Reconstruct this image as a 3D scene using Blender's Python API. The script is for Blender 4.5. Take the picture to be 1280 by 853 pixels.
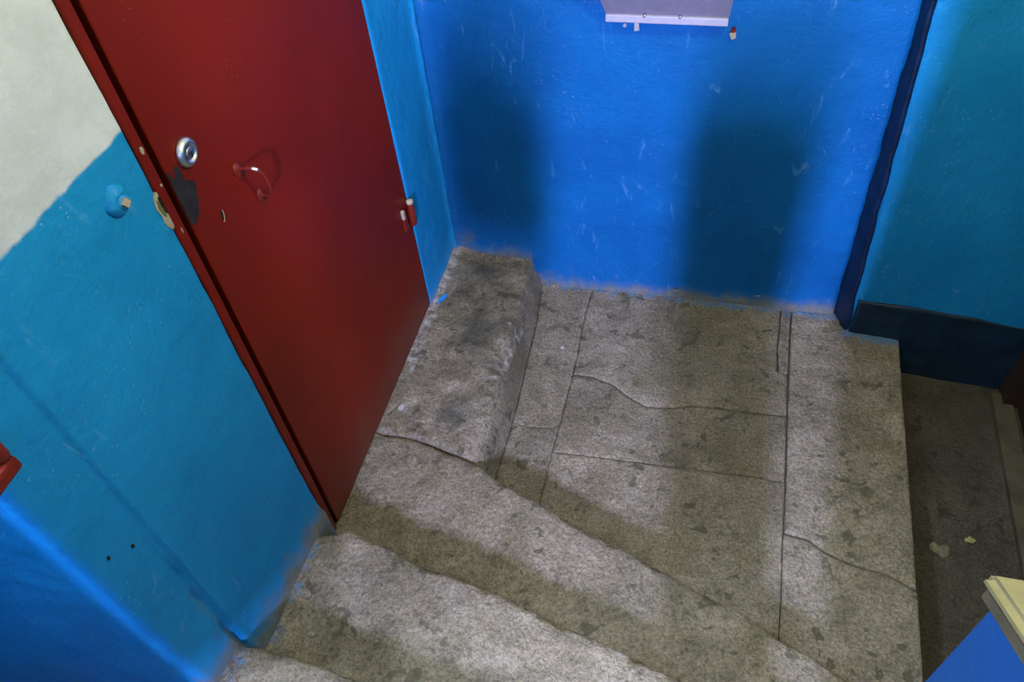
import bpy, bmesh, math, random
from mathutils import Vector, Matrix, noise

for o in list(bpy.data.objects):
    bpy.data.objects.remove(o)
scene = bpy.context.scene
COL = scene.collection
random.seed(7)

# ------------------------------------------------------------------ camera
cam_d = bpy.data.cameras.new('camera')
cam_d.sensor_width = 36.0
cam_d.lens = 27.98
cam_d.clip_start = 0.02
cam = bpy.data.objects.new('camera', cam_d)
COL.objects.link(cam)
RX = Vector((0.96863, 0.23512, -0.08047))      # camera right in the world
UP = Vector((-0.12543, 0.74211, 0.65844))      # camera up
BK = Vector((0.21453, -0.62769, 0.74832))      # camera backward
cam.matrix_world = Matrix(((RX.x, UP.x, BK.x, 0.0), (RX.y, UP.y, BK.y, 0.0),
                           (RX.z, UP.z, BK.z, 2.0), (0, 0, 0, 1)))
scene.camera = cam

# ------------------------------------------------------------------ world, exposure, light levels
w = bpy.data.worlds.new('world')
scene.world = w
w.use_nodes = True
w.node_tree.nodes['Background'].inputs[0].default_value = (0.5, 0.6, 0.8, 1)
w.node_tree.nodes['Background'].inputs[1].default_value = 0.0
vs = scene.view_settings
vs.view_transform = 'Standard'
vs.look = 'None'
vs.exposure = -0.92
vs.gamma = 1.0
vs.use_curve_mapping = False
KEY_COL, KEY_POWER = (0.54, 0.57, 1.0), 186.0     # added cool key light standing in for window daylight (watts)
BULB_COL, BULB_POWER = (1.0, 0.93, 0.47), 420.0     # warm globe hanging over the landing
KEY_POS = (0.25, -1.8, 1.93)
BULB_POS = (0.25, 0.90, 2.15)
CEIL = 3.1
NICHE_FILL_POWER = 1900.0

# ------------------------------------------------------------------ material helpers
def new_mat(name):
    m = bpy.data.materials.new(name)
    m.use_nodes = True
    nt = m.node_tree
    return m, nt, nt.nodes['Principled BSDF']

class NT:
    def __init__(s, nt):
        s.nt = nt
        g = nt.nodes.new('ShaderNodeNewGeometry')
        s.pos = g.outputs['Position']
        tc = nt.nodes.new('ShaderNodeTexCoord')
        s.obj = tc.outputs['Object']
    def node(s, t, **kw):
        n = s.nt.nodes.new(t)
        for k, v in kw.items():
            setattr(n, k, v)
        return n
    def link(s, a, b):
        s.nt.links.new(a, b)
    def noise(s, scale, detail=4, rough=0.55, vec=None, dist=0.0):
        n = s.node('ShaderNodeTexNoise')
        n.inputs['Scale'].default_value = scale
        n.inputs['Detail'].default_value = detail
        n.inputs['Roughness'].default_value = rough
        n.inputs['Distortion'].default_value = dist
        s.link(vec or s.obj, n.inputs['Vector'])
        return n.outputs['Fac']
    def voro(s, scale, vec=None, feature='F1'):
        n = s.node('ShaderNodeTexVoronoi', feature=feature)
        n.inputs['Scale'].default_value = scale
        s.link(vec or s.obj, n.inputs['Vector'])
        return n.outputs['Distance']
    def ramp(s, fac, stops):
        r = s.node('ShaderNodeValToRGB')
        e = r.color_ramp.elements
        while len(e) < len(stops):
            e.new(0.5)
        for i, (p, c) in enumerate(stops):
            e[i].position = p
            e[i].color = c if len(c) == 4 else (*c, 1)
        s.link(fac, r.inputs[0])
        return r.outputs[0]
    def step(s, fac, a, b):
        r = s.node('ShaderNodeMapRange', interpolation_type='SMOOTHSTEP')
        r.inputs[1].default_value = a
        r.inputs[2].default_value = b
        s.link(fac, r.inputs[0])
        return r.outputs[0]
    def math(s, op, a, b=None):
        n = s.node('ShaderNodeMath', operation=op)
        for i, v in enumerate((a, b)):
            if v is None:
                continue
            if isinstance(v, (int, float)):
                n.inputs[i].default_value = v
            else:
                s.link(v, n.inputs[i])
        return n.outputs[0]
    def mix(s, fac, a, b, mode='MIX'):
        n = s.node('ShaderNodeMix', data_type='RGBA', blend_type=mode)
        for i, v in ((0, fac), (6, a), (7, b)):
            if isinstance(v, (int, float)):
                n.inputs[i].default_value = v
            elif isinstance(v, tuple):
                n.inputs[i].default_value = v if len(v) == 4 else (*v, 1)
            else:
                s.link(v, n.inputs[i])
        return n.outputs[2]
    def attr(s, name):
        n = s.node('ShaderNodeAttribute', attribute_name=name)
        return n.outputs['Fac']
    def scaled(s, sc):
        m = s.node('ShaderNodeMapping')
        m.inputs['Scale'].default_value = sc
        s.link(s.obj, m.inputs['Vector'])
        return m.outputs[0]
    def sep(s):
        n = s.node('ShaderNodeSeparateXYZ')
        s.link(s.obj, n.inputs[0])
        return n.outputs
    def bump(s, height, strength, dist, prev=None):
        b = s.node('ShaderNodeBump')
        b.inputs['Strength'].default_value = strength
        b.inputs['Distance'].default_value = dist
        s.link(height, b.inputs['Height'])
        if prev:
            s.link(prev, b.inputs['Normal'])
        return b.outputs[0]

def simple_mat(name, col, rough=0.5, metal=0.0, bump=0.0, bscale=80, var=0.12):
    m, nt, p = new_mat(name)
    N = NT(nt)
    f = N.noise(bscale * 0.3, 4)
    dark = tuple(c * (1 - var * 2) for c in col)
    lite = tuple(min(1, c * (1 + var)) for c in col)
    N.link(N.ramp(f, [(0.3, dark), (0.7, lite)]), p.inputs['Base Color'])
    p.inputs['Roughness'].default_value = rough
    p.inputs['Metallic'].default_value = metal
    if not metal:
        p.inputs['Specular IOR Level'].default_value = 0.25
    if bump:
        N.link(N.bump(N.noise(bscale, 5), bump, 0.002), p.inputs['Normal'])
    return m

BLUE = (0.018, 0.200, 0.520)
def wall_paint(name, c0, c1):
    m, nt, p = new_mat(name)
    N = NT(nt)
    x, y, z = N.sep()
    n1 = N.noise(3.0, 5)
    col = N.mix(N.step(n1, 0.3, 0.75), c0, c1)
    # lighter scuffs and thin streaks in the paint
    sc = N.noise(1.0, 6, 0.65, vec=N.scaled((26, 26, 7)), dist=1.2)
    col = N.mix(N.math('MULTIPLY', N.step(sc, 0.60, 0.74), 0.38), col, (0.13, 0.33, 0.58))
    v = N.voro(75)
    spk = N.math('MULTIPLY', N.step(N.math('MULTIPLY', v, -1.0), -0.16, -0.08), N.step(N.noise(5), 0.52, 0.62))
    col = N.mix(N.math('MULTIPLY', spk, 0.35), col, (0.45, 0.5, 0.58))
    # dirt and bare cement (attribute written per wall), broken up by noise
    dn = N.math('ADD', N.attr('dirt'), N.math('MULTIPLY', N.math('SUBTRACT', N.noise(16, 7, 0.7), 0.5), 1.3))
    dcol = N.mix(N.noise(60, 4), (0.075, 0.085, 0.075), (0.19, 0.185, 0.16))
    has = N.step(N.attr('dirt'), 0.0, 0.15)
    col = N.mix(N.math('MULTIPLY', N.step(dn, 0.30, 1.10), has), col, dcol)
    # whitewash above the dado line
    zz = N.math('ADD', z, N.math('MULTIPLY', N.math('SUBTRACT', N.noise(14, 4), 0.5), 0.022))
    wcol = N.mix(N.step(N.noise(7, 6, 0.65), 0.3, 0.75), (0.43, 0.47, 0.53), (0.53, 0.58, 0.66))
    wcol = N.mix(N.math('MULTIPLY', N.step(N.noise(30, 6, 0.7), 0.62, 0.72), 0.35), wcol, (0.36, 0.36, 0.36))
    up = N.step(zz, 1.372, 1.380)
    col = N.mix(up, col, wcol)
    N.link(col, p.inputs['Base Color'])
    p.inputs['Specular IOR Level'].default_value = 0.16
    r = N.math('ADD', 0.46, N.math('MULTIPLY', N.noise(9, 3), 0.2))
    r = N.math('ADD', r, N.math('MULTIPLY', up, 0.3))
    r = N.math('ADD', r, N.math('MULTIPLY', N.attr('dirt'), 0.25))
    N.link(r, p.inputs['Roughness'])
    b = N.bump(N.noise(22, 6, 0.62), 0.6, 0.008)
    b = N.bump(N.noise(130, 5, 0.7), 0.6, 0.003, b)
    N.link(b, p.inputs['Normal'])
    return m

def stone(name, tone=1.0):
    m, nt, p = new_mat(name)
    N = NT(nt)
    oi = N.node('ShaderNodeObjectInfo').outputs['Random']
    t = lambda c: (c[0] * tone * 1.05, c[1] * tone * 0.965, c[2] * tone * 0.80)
    col = N.ramp(N.noise(9, 9, 0.72, dist=0.3), [(0.30, t((0.135, 0.125, 0.100))), (0.48, t((0.235, 0.220, 0.190))), (0.70, t((0.330, 0.310, 0.285)))])
    col = N.mix(0.6, col, N.ramp(N.noise(3.1, 5, 0.6, dist=0.4), [(0.35, (0.55, 0.54, 0.50)), (0.65, (1.15, 1.15, 1.15))]), 'MULTIPLY')
    # mossy brown patches
    moss = N.step(N.noise(4.3, 7, 0.66, dist=0.6), 0.47, 0.68)
    col = N.mix(N.math('MULTIPLY', moss, 0.55), col, t((0.150, 0.138, 0.080)))
    # grain
    g = N.noise(120, 5, 0.75)
    col = N.mix(0.85, col, N.ramp(g, [(0.32, (0.22, 0.22, 0.20)), (0.50, (0.74, 0.74, 0.74)), (0.64, (1.15, 1.15, 1.15))]), 'MULTIPLY')
    col = N.mix(N.math('MULTIPLY', N.step(N.noise(230, 2, 0.6), 0.56, 0.68), 0.22), col, t((0.46, 0.44, 0.42)))
    # dark oily spots of uneven outline
    d = N.noise(24, 3, 0.5, dist=0.5)
    spots = N.math('MULTIPLY', N.step(d, 0.585, 0.645), N.step(N.noise(5.5, 3), 0.43, 0.55))
    col = N.mix(N.math('MULTIPLY', spots, 0.8), col, t((0.062, 0.062, 0.045)))
    pits = N.step(N.noise(44, 6, 0.7), 0.58, 0.68)
    col = N.mix(N.math('MULTIPLY', pits, 0.62), col, t((0.085, 0.08, 0.06)))
    # pale specks
    s = N.step(N.voro(95), 0.14, 0.07)
    s = N.math('MULTIPLY', s, N.step(N.noise(12, 2), 0.6, 0.68))
    col = N.mix(N.math('MULTIPLY', s, 0.7), col, (0.55, 0.53, 0.50))
    # soot patches and pale worn stone, shaped per piece
    so = N.math('ADD', N.attr('soot'), N.math('MULTIPLY', N.math('SUBTRACT', N.noise(26, 6, 0.7), 0.5), 0.9))
    col = N.mix(N.math('MULTIPLY', N.step(so, 0.3, 0.8), N.step(N.attr('soot'), 0.0, 0.2)), col, (0.060 * tone, 0.062 * tone, 0.052 * tone))
    wo = N.math('ADD', N.attr('worn'), N.math('MULTIPLY', N.math('SUBTRACT', N.noise(34, 6, 0.7), 0.5), 1.1))
    col = N.mix(N.math('MULTIPLY', N.step(wo, 0.45, 0.75), N.step(N.attr('worn'), 0.0, 0.2)), col, (0.42 * tone, 0.40 * tone, 0.38 * tone))
    # slopped blue wall paint
    pa = N.math('ADD', N.attr('paint'), N.math('MULTIPLY', N.math('SUBTRACT', N.noise(30, 6, 0.7, dist=0.4), 0.5), 1.5))
    col = N.mix(N.math('MULTIPLY', N.step(pa, 0.5, 0.85), N.math('MULTIPLY', N.step(N.attr('paint'), 0.0, 0.2), 0.8)), col, (0.05, 0.19, 0.40))
    hsv = N.node('ShaderNodeHueSaturation')
    N.link(N.math('ADD', 0.9, N.math('MULTIPLY', oi, 0.2)), hsv.inputs['Value'])
    N.link(col, hsv.inputs['Color'])
    N.link(hsv.outputs[0], p.inputs['Base Color'])
    N.link(N.math('ADD', 0.5, N.math('MULTIPLY', N.noise(20, 4), 0.3)), p.inputs['Roughness'])
    p.inputs['Specular IOR Level'].default_value = 0.35
    b = N.bump(N.noise(20, 7, 0.7), 0.85, 0.014)
    b = N.bump(N.noise(70, 5, 0.7, vec=N.scaled((1.0, 0.6, 1.0))), 1.0, 0.010, b)
    b = N.bump(N.math('MULTIPLY', pits, -1.0), 0.5, 0.002, b)
    N.link(b, p.inputs['Normal'])
    return m

def red_paint(name, base, rough=0.38):
    m, nt, p = new_mat(name)
    N = NT(nt)
    col = N.mix(N.step(N.noise(2.5, 5), 0.3, 0.7), tuple(c * 0.85 for c in base), tuple(c * 1.1 for c in base))
    # grey dust near the floor and along the hinge side
    x, y, z = N.sep()
    dz = N.math('ADD', N.math('MULTIPLY', z, -2.2), 0.95)
    dn = N.math('ADD', dz, N.math('MULTIPLY', N.math('SUBTRACT', N.noise(9, 6, 0.65), 0.5), 1.0))
    col = N.mix(N.math('MULTIPLY', N.step(dn, 0.1, 1.0), 0.6), col, (0.085, 0.058, 0.038))
    s = N.math('MULTIPLY', N.step(N.voro(70), 0.12, 0.06), N.step(N.noise(4, 2), 0.6, 0.68))
    col = N.mix(N.math('MULTIPLY', s, 0.5), col, (0.35, 0.25, 0.2))
    N.link(col, p.inputs['Base Color'])
    p.inputs['Specular IOR Level'].default_value = 0.16
    N.link(N.math('ADD', rough, N.math('MULTIPLY', N.noise(6, 4), 0.16)), p.inputs['Roughness'])
    b = N.bump(N.noise(3.5, 3), 0.25, 0.01)
    b = N.bump(N.noise(220, 3), 0.2, 0.0008, b)
    N.link(b, p.inputs['Normal'])
    return m

def emit_mat(name, col, power):
    m, nt, p = new_mat(name)
    p.inputs['Base Color'].default_value = (0.8, 0.8, 0.8, 1)
    p.inputs['Emission Color'].default_value = (*col, 1)
    p.inputs['Emission Strength'].default_value = power
    return m

M = {
    'paint': wall_paint('azure_wall_paint', (0.004, 0.185, 0.460), (0.008, 0.240, 0.560)),
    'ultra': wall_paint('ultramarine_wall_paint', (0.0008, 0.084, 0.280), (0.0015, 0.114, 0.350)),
    'stone': stone('worn_stone', 1.24),
    'stone_low': stone('dirty_shadowed_stone', 0.36),  # darker copy of the stone: dirt plus painted-in shadow of the lower floor
    'grout': simple_mat('dark_joint_dirt', (0.045, 0.043, 0.036), 0.95, bump=0.6, bscale=90),
    'red': red_paint('red_brown_enamel', (0.132, 0.0075, 0.0012)),
    'redlug': simple_mat('red_enamel_thick', (0.135, 0.013, 0.007), 0.4, bump=0.4, bscale=60),
    'black': simple_mat('dark_gap', (0.012, 0.008, 0.007), 0.9),
    'bare': simple_mat('bare_dark_steel', (0.022, 0.019, 0.024), 0.55, bump=0.5, bscale=160, var=0.25),
    'chrome': simple_mat('satin_nickel', (0.60, 0.62, 0.60), 0.34, 1.0, var=0.03),
    'steel': simple_mat('dull_steel', (0.42, 0.42, 0.46), 0.35, 1.0, var=0.08),
    'cream': simple_mat('cream_chipped_paint', (0.34, 0.31, 0.23), 0.6, bump=0.5, bscale=120),
    'rail': simple_mat('cream_rail_paint', (0.26, 0.235, 0.125), 0.5, bump=0.5, bscale=70, var=0.08),
    'rail_under': simple_mat('tan_bare_wood', (0.13, 0.11, 0.065), 0.65, bump=0.5, bscale=70),
    'plaster': simple_mat('broken_plaster', (0.30, 0.28, 0.22), 0.9, bump=0.9, bscale=110, var=0.2),
    'moss': simple_mat('yellow_green_filler', (0.10, 0.10, 0.04), 0.8, bump=0.8, bscale=110, var=0.3),
    'box': simple_mat('lilac_grey_enamel', (0.17, 0.165, 0.23), 0.42, bump=0.3, bscale=140, var=0.05),
    'boxlip': simple_mat('pale_lilac_enamel', (0.34, 0.34, 0.43), 0.4, bump=0.2, bscale=140, var=0.04),
    'shadow_navy': simple_mat('painted_corner_shadow', (0.004, 0.016, 0.055), 0.5, bump=0.6, bscale=60, var=0.3),
    'navy': simple_mat('dark_navy_band', (0.006, 0.022, 0.046), 0.5, bump=0.5, bscale=60, var=0.25),
    'bluelow': simple_mat('blue_parapet_paint', (0.003, 0.105, 0.40), 0.45, bump=0.4, bscale=60, var=0.06),
    'wood': simple_mat('worn_brown_board', (0.075, 0.062, 0.040), 0.75, bump=0.6, bscale=50, var=0.2),
    'darkwood': simple_mat('dark_brown_door', (0.028, 0.017, 0.012), 0.55, bump=0.4, bscale=40, var=0.2),
    'white': simple_mat('ceiling_whitewash', (0.70, 0.69, 0.66), 0.9, bump=0.4, bscale=50, var=0.04),
    'scrap': simple_mat('yellowed_paper', (0.27, 0.26, 0.11), 0.85, bump=0.4, bscale=90),
    'scrap2': simple_mat('grey_lint', (0.15, 0.145, 0.085), 0.95, bump=0.9, bscale=150, var=0.2),
    'chip': simple_mat('white_paint_drop', (0.42, 0.42, 0.42), 0.7),
    'bluechip': simple_mat('blue_paint_drop', (0.02, 0.21, 0.55), 0.5, bump=0.5),
    'bulb': emit_mat('warm_globe_light', BULB_COL, BULB_POWER),
    'enamel': simple_mat('lamp_enamel', (0.25, 0.25, 0.24), 0.5),
    'post': simple_mat('dark_blocker_paint', (0.05, 0.05, 0.06), 0.6),
}

# ------------------------------------------------------------------ mesh helpers
def link(name, bm, mat, parent=None, smooth=True):
    me = bpy.data.meshes.new(name)
    bmesh.ops.recalc_face_normals(bm, faces=bm.faces)
    if smooth:
        for f in bm.faces:
            f.smooth = True
    bm.to_mesh(me)
    bm.free()
    me.materials.append(M[mat] if isinstance(mat, str) else mat)
    o = bpy.data.objects.new(name, me)
    COL.objects.link(o)
    if parent:
        o.parent = parent
        o.matrix_parent_inverse = parent.matrix_world.inverted()
    return o

def tag(o, label=None, cat=None, group=None, kind=None):
    if label: o['label'] = label
    if cat: o['category'] = cat
    if group: o['group'] = group
    if kind: o['kind'] = kind
    return o

def empty(name, loc):
    o = bpy.data.objects.new(name, None)
    COL.objects.link(o)
    o.matrix_world = Matrix.Translation(loc)
    o.empty_display_size = 0.05
    return o

def sm(x, a, b):
    t = max(0.0, min(1.0, (x - a) / (b - a)))
    return t * t * (3 - 2 * t)

def fbm(p, oct=4):
    return noise.fractal(Vector(p), 1.0, 2.0, oct)

def box_bm(lo, hi, bev=0.0, seg=2):
    bm = bmesh.new()
    bmesh.ops.create_cube(bm, size=1.0)
    for v in bm.verts:
        v.co = Vector([lo[i] + (v.co[i] + 0.5) * (hi[i] - lo[i]) for i in range(3)])
    if bev:
        bmesh.ops.bevel(bm, geom=bm.edges[:], offset=bev, segments=seg, affect='EDGES', profile=0.6)
    return bm

def box(name, lo, hi, mat, parent=None, bev=0.0):
    o = link(name, box_bm(lo, hi, bev), mat, parent, smooth=False)
    return o

def lathe_bm(profile, origin, axis, n=32):
    """profile: (radius, height along axis) pairs"""
    a = Vector(axis).normalized()
    e1 = a.orthogonal().normalized()
    e2 = a.cross(e1)
    bm = bmesh.new()
    rings = []
    for r, h in profile:
        rings.append([bm.verts.new(Vector(origin) + a * h + (e1 * math.cos(2 * math.pi * k / n) + e2 * math.sin(2 * math.pi * k / n)) * max(r, 1e-5)) for k in range(n)])
    for i in range(len(rings) - 1):
        for k in range(n):
            bm.faces.new((rings[i][k], rings[i][(k + 1) % n], rings[i + 1][(k + 1) % n], rings[i + 1][k]))
    bm.faces.new(rings[0][::-1])
    bm.faces.new(rings[-1])
    return bm

def tube_bm(pts, rad, n=12):
    pts = [Vector(p) for p in pts]
    bm = bmesh.new()
    rings = []
    nrm = None
    for i, p in enumerate(pts):
        t = (pts[min(i + 1, len(pts) - 1)] - pts[max(i - 1, 0)]).normalized()
        if nrm is None:
            nrm = t.orthogonal().normalized()
        nrm = (nrm - t * nrm.dot(t)).normalized()
        b = t.cross(nrm)
        r = rad[i] if isinstance(rad, list) else rad
        rings.append([bm.verts.new(p + (nrm * math.cos(2 * math.pi * k / n) + b * math.sin(2 * math.pi * k / n)) * r) for k in range(n)])
    for i in range(len(rings) - 1):
        for k in range(n):
            bm.faces.new((rings[i][k], rings[i][(k + 1) % n], rings[i + 1][(k + 1) % n], rings[i + 1][k]))
    bm.faces.new(rings[0][::-1])
    bm.faces.new(rings[-1])
    return bm

def smooth_path(pts, n=8):
    pts = [Vector(p) for p in pts]
    P = [pts[0]] + pts + [pts[-1]]
    out = []
    for i in range(1, len(P) - 2):
        for k in range(n):
            t = k / n
            a, b, c, d = P[i - 1], P[i], P[i + 1], P[i + 2]
            out.append(0.5 * ((2 * b) + (c - a) * t + (2 * a - 5 * b + 4 * c - d) * t * t + (3 * b - a - 3 * c + d) * t ** 3))
    out.append(pts[-1])
    return out

def poly_prism_bm(pts, d):
    """closed polygon (3D points) pushed along vector d"""
    bm = bmesh.new()
    d = Vector(d)
    a = [bm.verts.new(Vector(p)) for p in pts]
    b = [bm.verts.new(Vector(p) + d) for p in pts]
    n = len(a)
    bm.faces.new(a[::-1])
    bm.faces.new(b)
    for i in range(n):
        bm.faces.new((a[i], a[(i + 1) % n], b[(i + 1) % n], b[i]))
    return bm

def polyline_at(pts):
    L = [0.0]
    for a, b in zip(pts, pts[1:]):
        L.append(L[-1] + math.hypot(b[0] - a[0], b[1] - a[1]))
    def f(t):
        s = max(0.0, min(1.0, t)) * L[-1]
        for i in range(len(pts) - 1):
            if s <= L[i + 1] or i == len(pts) - 2:
                q = (s - L[i]) / max(1e-9, L[i + 1] - L[i])
                return (pts[i][0] + (pts[i + 1][0] - pts[i][0]) * q, pts[i][1] + (pts[i + 1][1] - pts[i][1]) * q)
    return f, L[-1]

def params(length, cell, gap):
    """0..1 parameters with extra rows near both ends"""
    e = [gap, gap + 0.003, gap + 0.008, gap + 0.016]
    n = max(4, int(length / cell))
    inner = [e[-1] + (length - 2 * e[-1]) * i / n for i in range(1, n)]
    s = e + inner + [length - q for q in reversed(e)]
    return [q / length for q in s], s

def patch(name, front, back, left, right, ztop, depth, mat, parent=None, cell=0.012, gap=0.002,
          edge=0.006, rough=0.0016, chip=0.0, seed=0.0, attrs=None, shape=None, jitter=0.0016):
    """a four-sided stone with its own outline: front/back run +x, left/right run +y (polylines)."""
    F, lf = polyline_at(front); B, lb = polyline_at(back)
    L, ll = polyline_at(left); R_, lr = polyline_at(right)
    us, ud = params(0.5 * (lf + lb), cell, gap)
    vs_, vd = params(0.5 * (ll + lr), cell, gap)
    LU, LV = 0.5 * (lf + lb), 0.5 * (ll + lr)
    c00, c10, c01, c11 = F(0), F(1), B(0), B(1)
    bm = bmesh.new()
    lay = {k: bm.verts.layers.float.new(k) for k in ('soot', 'worn', 'paint')}
    grid = []
    for j, v in enumerate(vs_):
        row = []
        for i, u in enumerate(us):
            f_, b_, l_, r_ = F(u), B(u), L(v), R_(v)
            x = (1 - v) * f_[0] + v * b_[0] + (1 - u) * l_[0] + u * r_[0] - ((1 - u) * (1 - v) * c00[0] + u * (1 - v) * c10[0] + (1 - u) * v * c01[0] + u * v * c11[0])
            y = (1 - v) * f_[1] + v * b_[1] + (1 - u) * l_[1] + u * r_[1] - ((1 - u) * (1 - v) * c00[1] + u * (1 - v) * c10[1] + (1 - u) * v * c01[1] + u * v * c11[1])
            dd = min(ud[i], LU - ud[i], vd[j], LV - vd[j])
            if dd < 0.012:
                x += jitter * noise.noise(Vector((x * 45, y * 45, seed + 3)))
                y += jitter * noise.noise(Vector((x * 45, y * 45, seed + 9)))
            z = ztop + rough * fbm((x * 5, y * 5, seed)) + rough * 0.6 * fbm((x * 28, y * 28, seed + 5), 3)
            z -= edge * math.exp(-max(0, dd - gap) / 0.0045)
            if chip:
                c = fbm((x * 16, y * 16, seed + 21), 4)
                z -= chip * sm(c, 0.05, 0.6) * math.exp(-dd / 0.02)
            if shape:
                x, y, z = shape(x, y, z, u, v, ud[i], LU - ud[i], vd[j], LV - vd[j])
            vt = bm.verts.new((x, y, z))
            if attrs:
                for k, val in attrs(x, y, z).items():
                    vt[lay[k]] = val
            row.append(vt)
        grid.append(row)
    nj, ni = len(grid), len(grid[0])
    for j in range(nj - 1):
        for i in range(ni - 1):
            bm.faces.new((grid[j][i], grid[j][i + 1], grid[j + 1][i + 1], grid[j + 1][i]))
    ring = grid[0][:] + [grid[j][-1] for j in range(1, nj)] + grid[-1][-2::-1] + [grid[j][0] for j in range(nj - 2, 0, -1)]
    low = [bm.verts.new((v.co.x, v.co.y, ztop - depth)) for v in ring]
    n = len(ring)
    for k in range(n):
        bm.faces.new((ring[k], low[k], low[(k + 1) % n], ring[(k + 1) % n]))
    bm.faces.new(low)
    return link(name, bm, mat, parent)

def profile_wall(bm, pts, zs, disp=None, dirt=None, flip=False, step=0.012):
    """vertical wall skin along a plan polyline"""
    dl = bm.verts.layers.float.get('dirt') or bm.verts.layers.float.new('dirt')
    P = [Vector(pts[0])]
    for a, b in zip(pts, pts[1:]):
        a, b = Vector(a), Vector(b)
        n = max(1, int((b - a).length / step))
        for k in range(1, n + 1):
            P.append(a.lerp(b, k / n))
    Nn = []
    for i in range(len(P)):
        t = (P[min(i + 1, len(P) - 1)] - P[max(0, i - 1)]).normalized()
        Nn.append(Vector((t.y, -t.x)) * (-1 if flip else 1))
    cols = []
    for p, n in zip(P, Nn):
        c = []
        for z in zs:
            q = Vector((p.x, p.y, z))
            if disp:
                r = disp(q)
                if isinstance(r, Vector):
                    q = r
                else:
                    q = q + Vector((n.x, n.y, 0)) * r
            v = bm.verts.new(q)
            if dirt:
                v[dl] = dirt(q)
            c.append(v)
        cols.append(c)
    for i in range(len(cols) - 1):
        for k in range(len(zs) - 1):
            bm.faces.new((cols[i][k], cols[i + 1][k], cols[i + 1][k + 1], cols[i][k + 1]))

def zrange(z0, z1, fine=1.45, d=0.014, D=0.08):
    zs = [z0]
    while zs[-1] < z1 - 1e-6:
        zs.append(min(z1, zs[-1] + (d if zs[-1] < fine else D)))
    return zs

def wall_obj(name, bm, mat='paint', thick=0.09, offset=-1):
    me = bpy.data.meshes.new(name)
    for f in bm.faces:
        f.smooth = True
    bm.to_mesh(me)
    bm.free()
    me.materials.append(M[mat])
    o = bpy.data.objects.new(name, me)
    COL.objects.link(o)
    s = o.modifiers.new('thickness', 'SOLIDIFY')
    s.thickness = thick
    s.offset = offset
    tag(o, kind='structure')
    return o

# ------------------------------------------------------------------ heights and plan
H1, H2, H3 = 0.12, 0.24, 0.36
XL, YB = -0.845, 1.98
LOW = -0.15

# ------------------------------------------------------------------ floor: bed and lower passage
floor = link('floor', box_bm((-0.95, 0.30, -0.19), (0.640, 2.02, -0.009)), 'grout', smooth=False)
tag(floor, kind='structure')

jointA = [(-0.352, 0.98), (-0.353, 1.119), (-0.351, 1.20), (-0.352, 1.271), (-0.349, 1.405), (-0.347, 1.565), (-0.348, 1.668), (-0.355, 1.869), (-0.346, 1.995)]
jointR = [(0.303, 0.66), (0.308, 0.857), (0.311, 0.963), (0.311, 1.099), (0.314, 1.248), (0.315, 1.409), (0.315, 1.526), (0.317, 1.690), (0.318, 1.816), (0.323, 1.995)]
crackL = [(-0.530, 1.353), (-0.515, 1.353), (-0.468, 1.346), (-0.423, 1.350), (-0.370, 1.358), (-0.349, 1.372)]
crack1 = [(-0.348, 1.572), (-0.285, 1.576), (-0.217, 1.555), (-0.161, 1.517), (-0.105, 1.486), (-0.023, 1.495), (0.048, 1.517), (0.119, 1.520), (0.213, 1.522), (0.315, 1.526)]
joint2 = [(-0.352, 1.271), (-0.256, 1.277), (-0.138, 1.280), (-0.023, 1.285), (0.090, 1.290), (0.201, 1.295), (0.314, 1.293)]
crackR = [(0.312, 1.130), (0.376, 1.124), (0.416, 1.097), (0.465, 1.079), (0.504, 1.069), (0.552, 1.065), (0.590, 1.055), (0.623, 1.036), (0.642, 1.027)]
edgeR = [(0.630, 0.50), (0.636, 0.81), (0.641, 1.031), (0.645, 1.237), (0.648, 1.472), (0.650, 1.646), (0.655, 1.91)]
blkbot = [(-0.500, 0.98), (-0.494, 1.12), (-0.494, 1.201), (-0.492, 1.303), (-0.495, 1.441), (-0.502, 1.607), (-0.509, 1.786), (-0.532, 1.972), (-0.536, 1.995)]

def cut(line, y0, y1):
    """part of a +y running polyline between two heights in plan"""
    def at(y):
        for a, b in zip(line, line[1:]):
            if a[1] <= y <= b[1]:
                t = (y - a[1]) / (b[1] - a[1])
                return (a[0] + (b[0] - a[0]) * t, y)
        return line[0] if y < line[0][1] else line[-1]
    return [at(y0)] + [p for p in line if y0 + 1e-4 < p[1] < y1 - 1e-4] + [at(y1)]

def floor_attrs(x, y, z):
    paint = 0.78 * sm(y, 1.86, 1.985)
    if x > 0.38:
        paint = max(paint, 0.88 * sm(y - (1.865 - 0.12 * (x - 0.5)), -0.07, 0.05) * sm(x, 0.38, 0.52))
    paint = max(paint, 0.35 * sm(y, 1.70, 1.9) * sm(noise.noise(Vector((x * 6, y * 6, 1))), 0.2, 0.6))
    worn = 0.42 * math.exp(-((x + 0.14) / 0.22) ** 2 - ((y - 1.22) / 0.14) ** 2)
    soot = 0.45 * math.exp(-((x - 0.18) / 0.25) ** 2 - ((y - 0.95) / 0.12) ** 2)
    return {'paint': paint, 'worn': worn, 'soot': soot}

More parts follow.
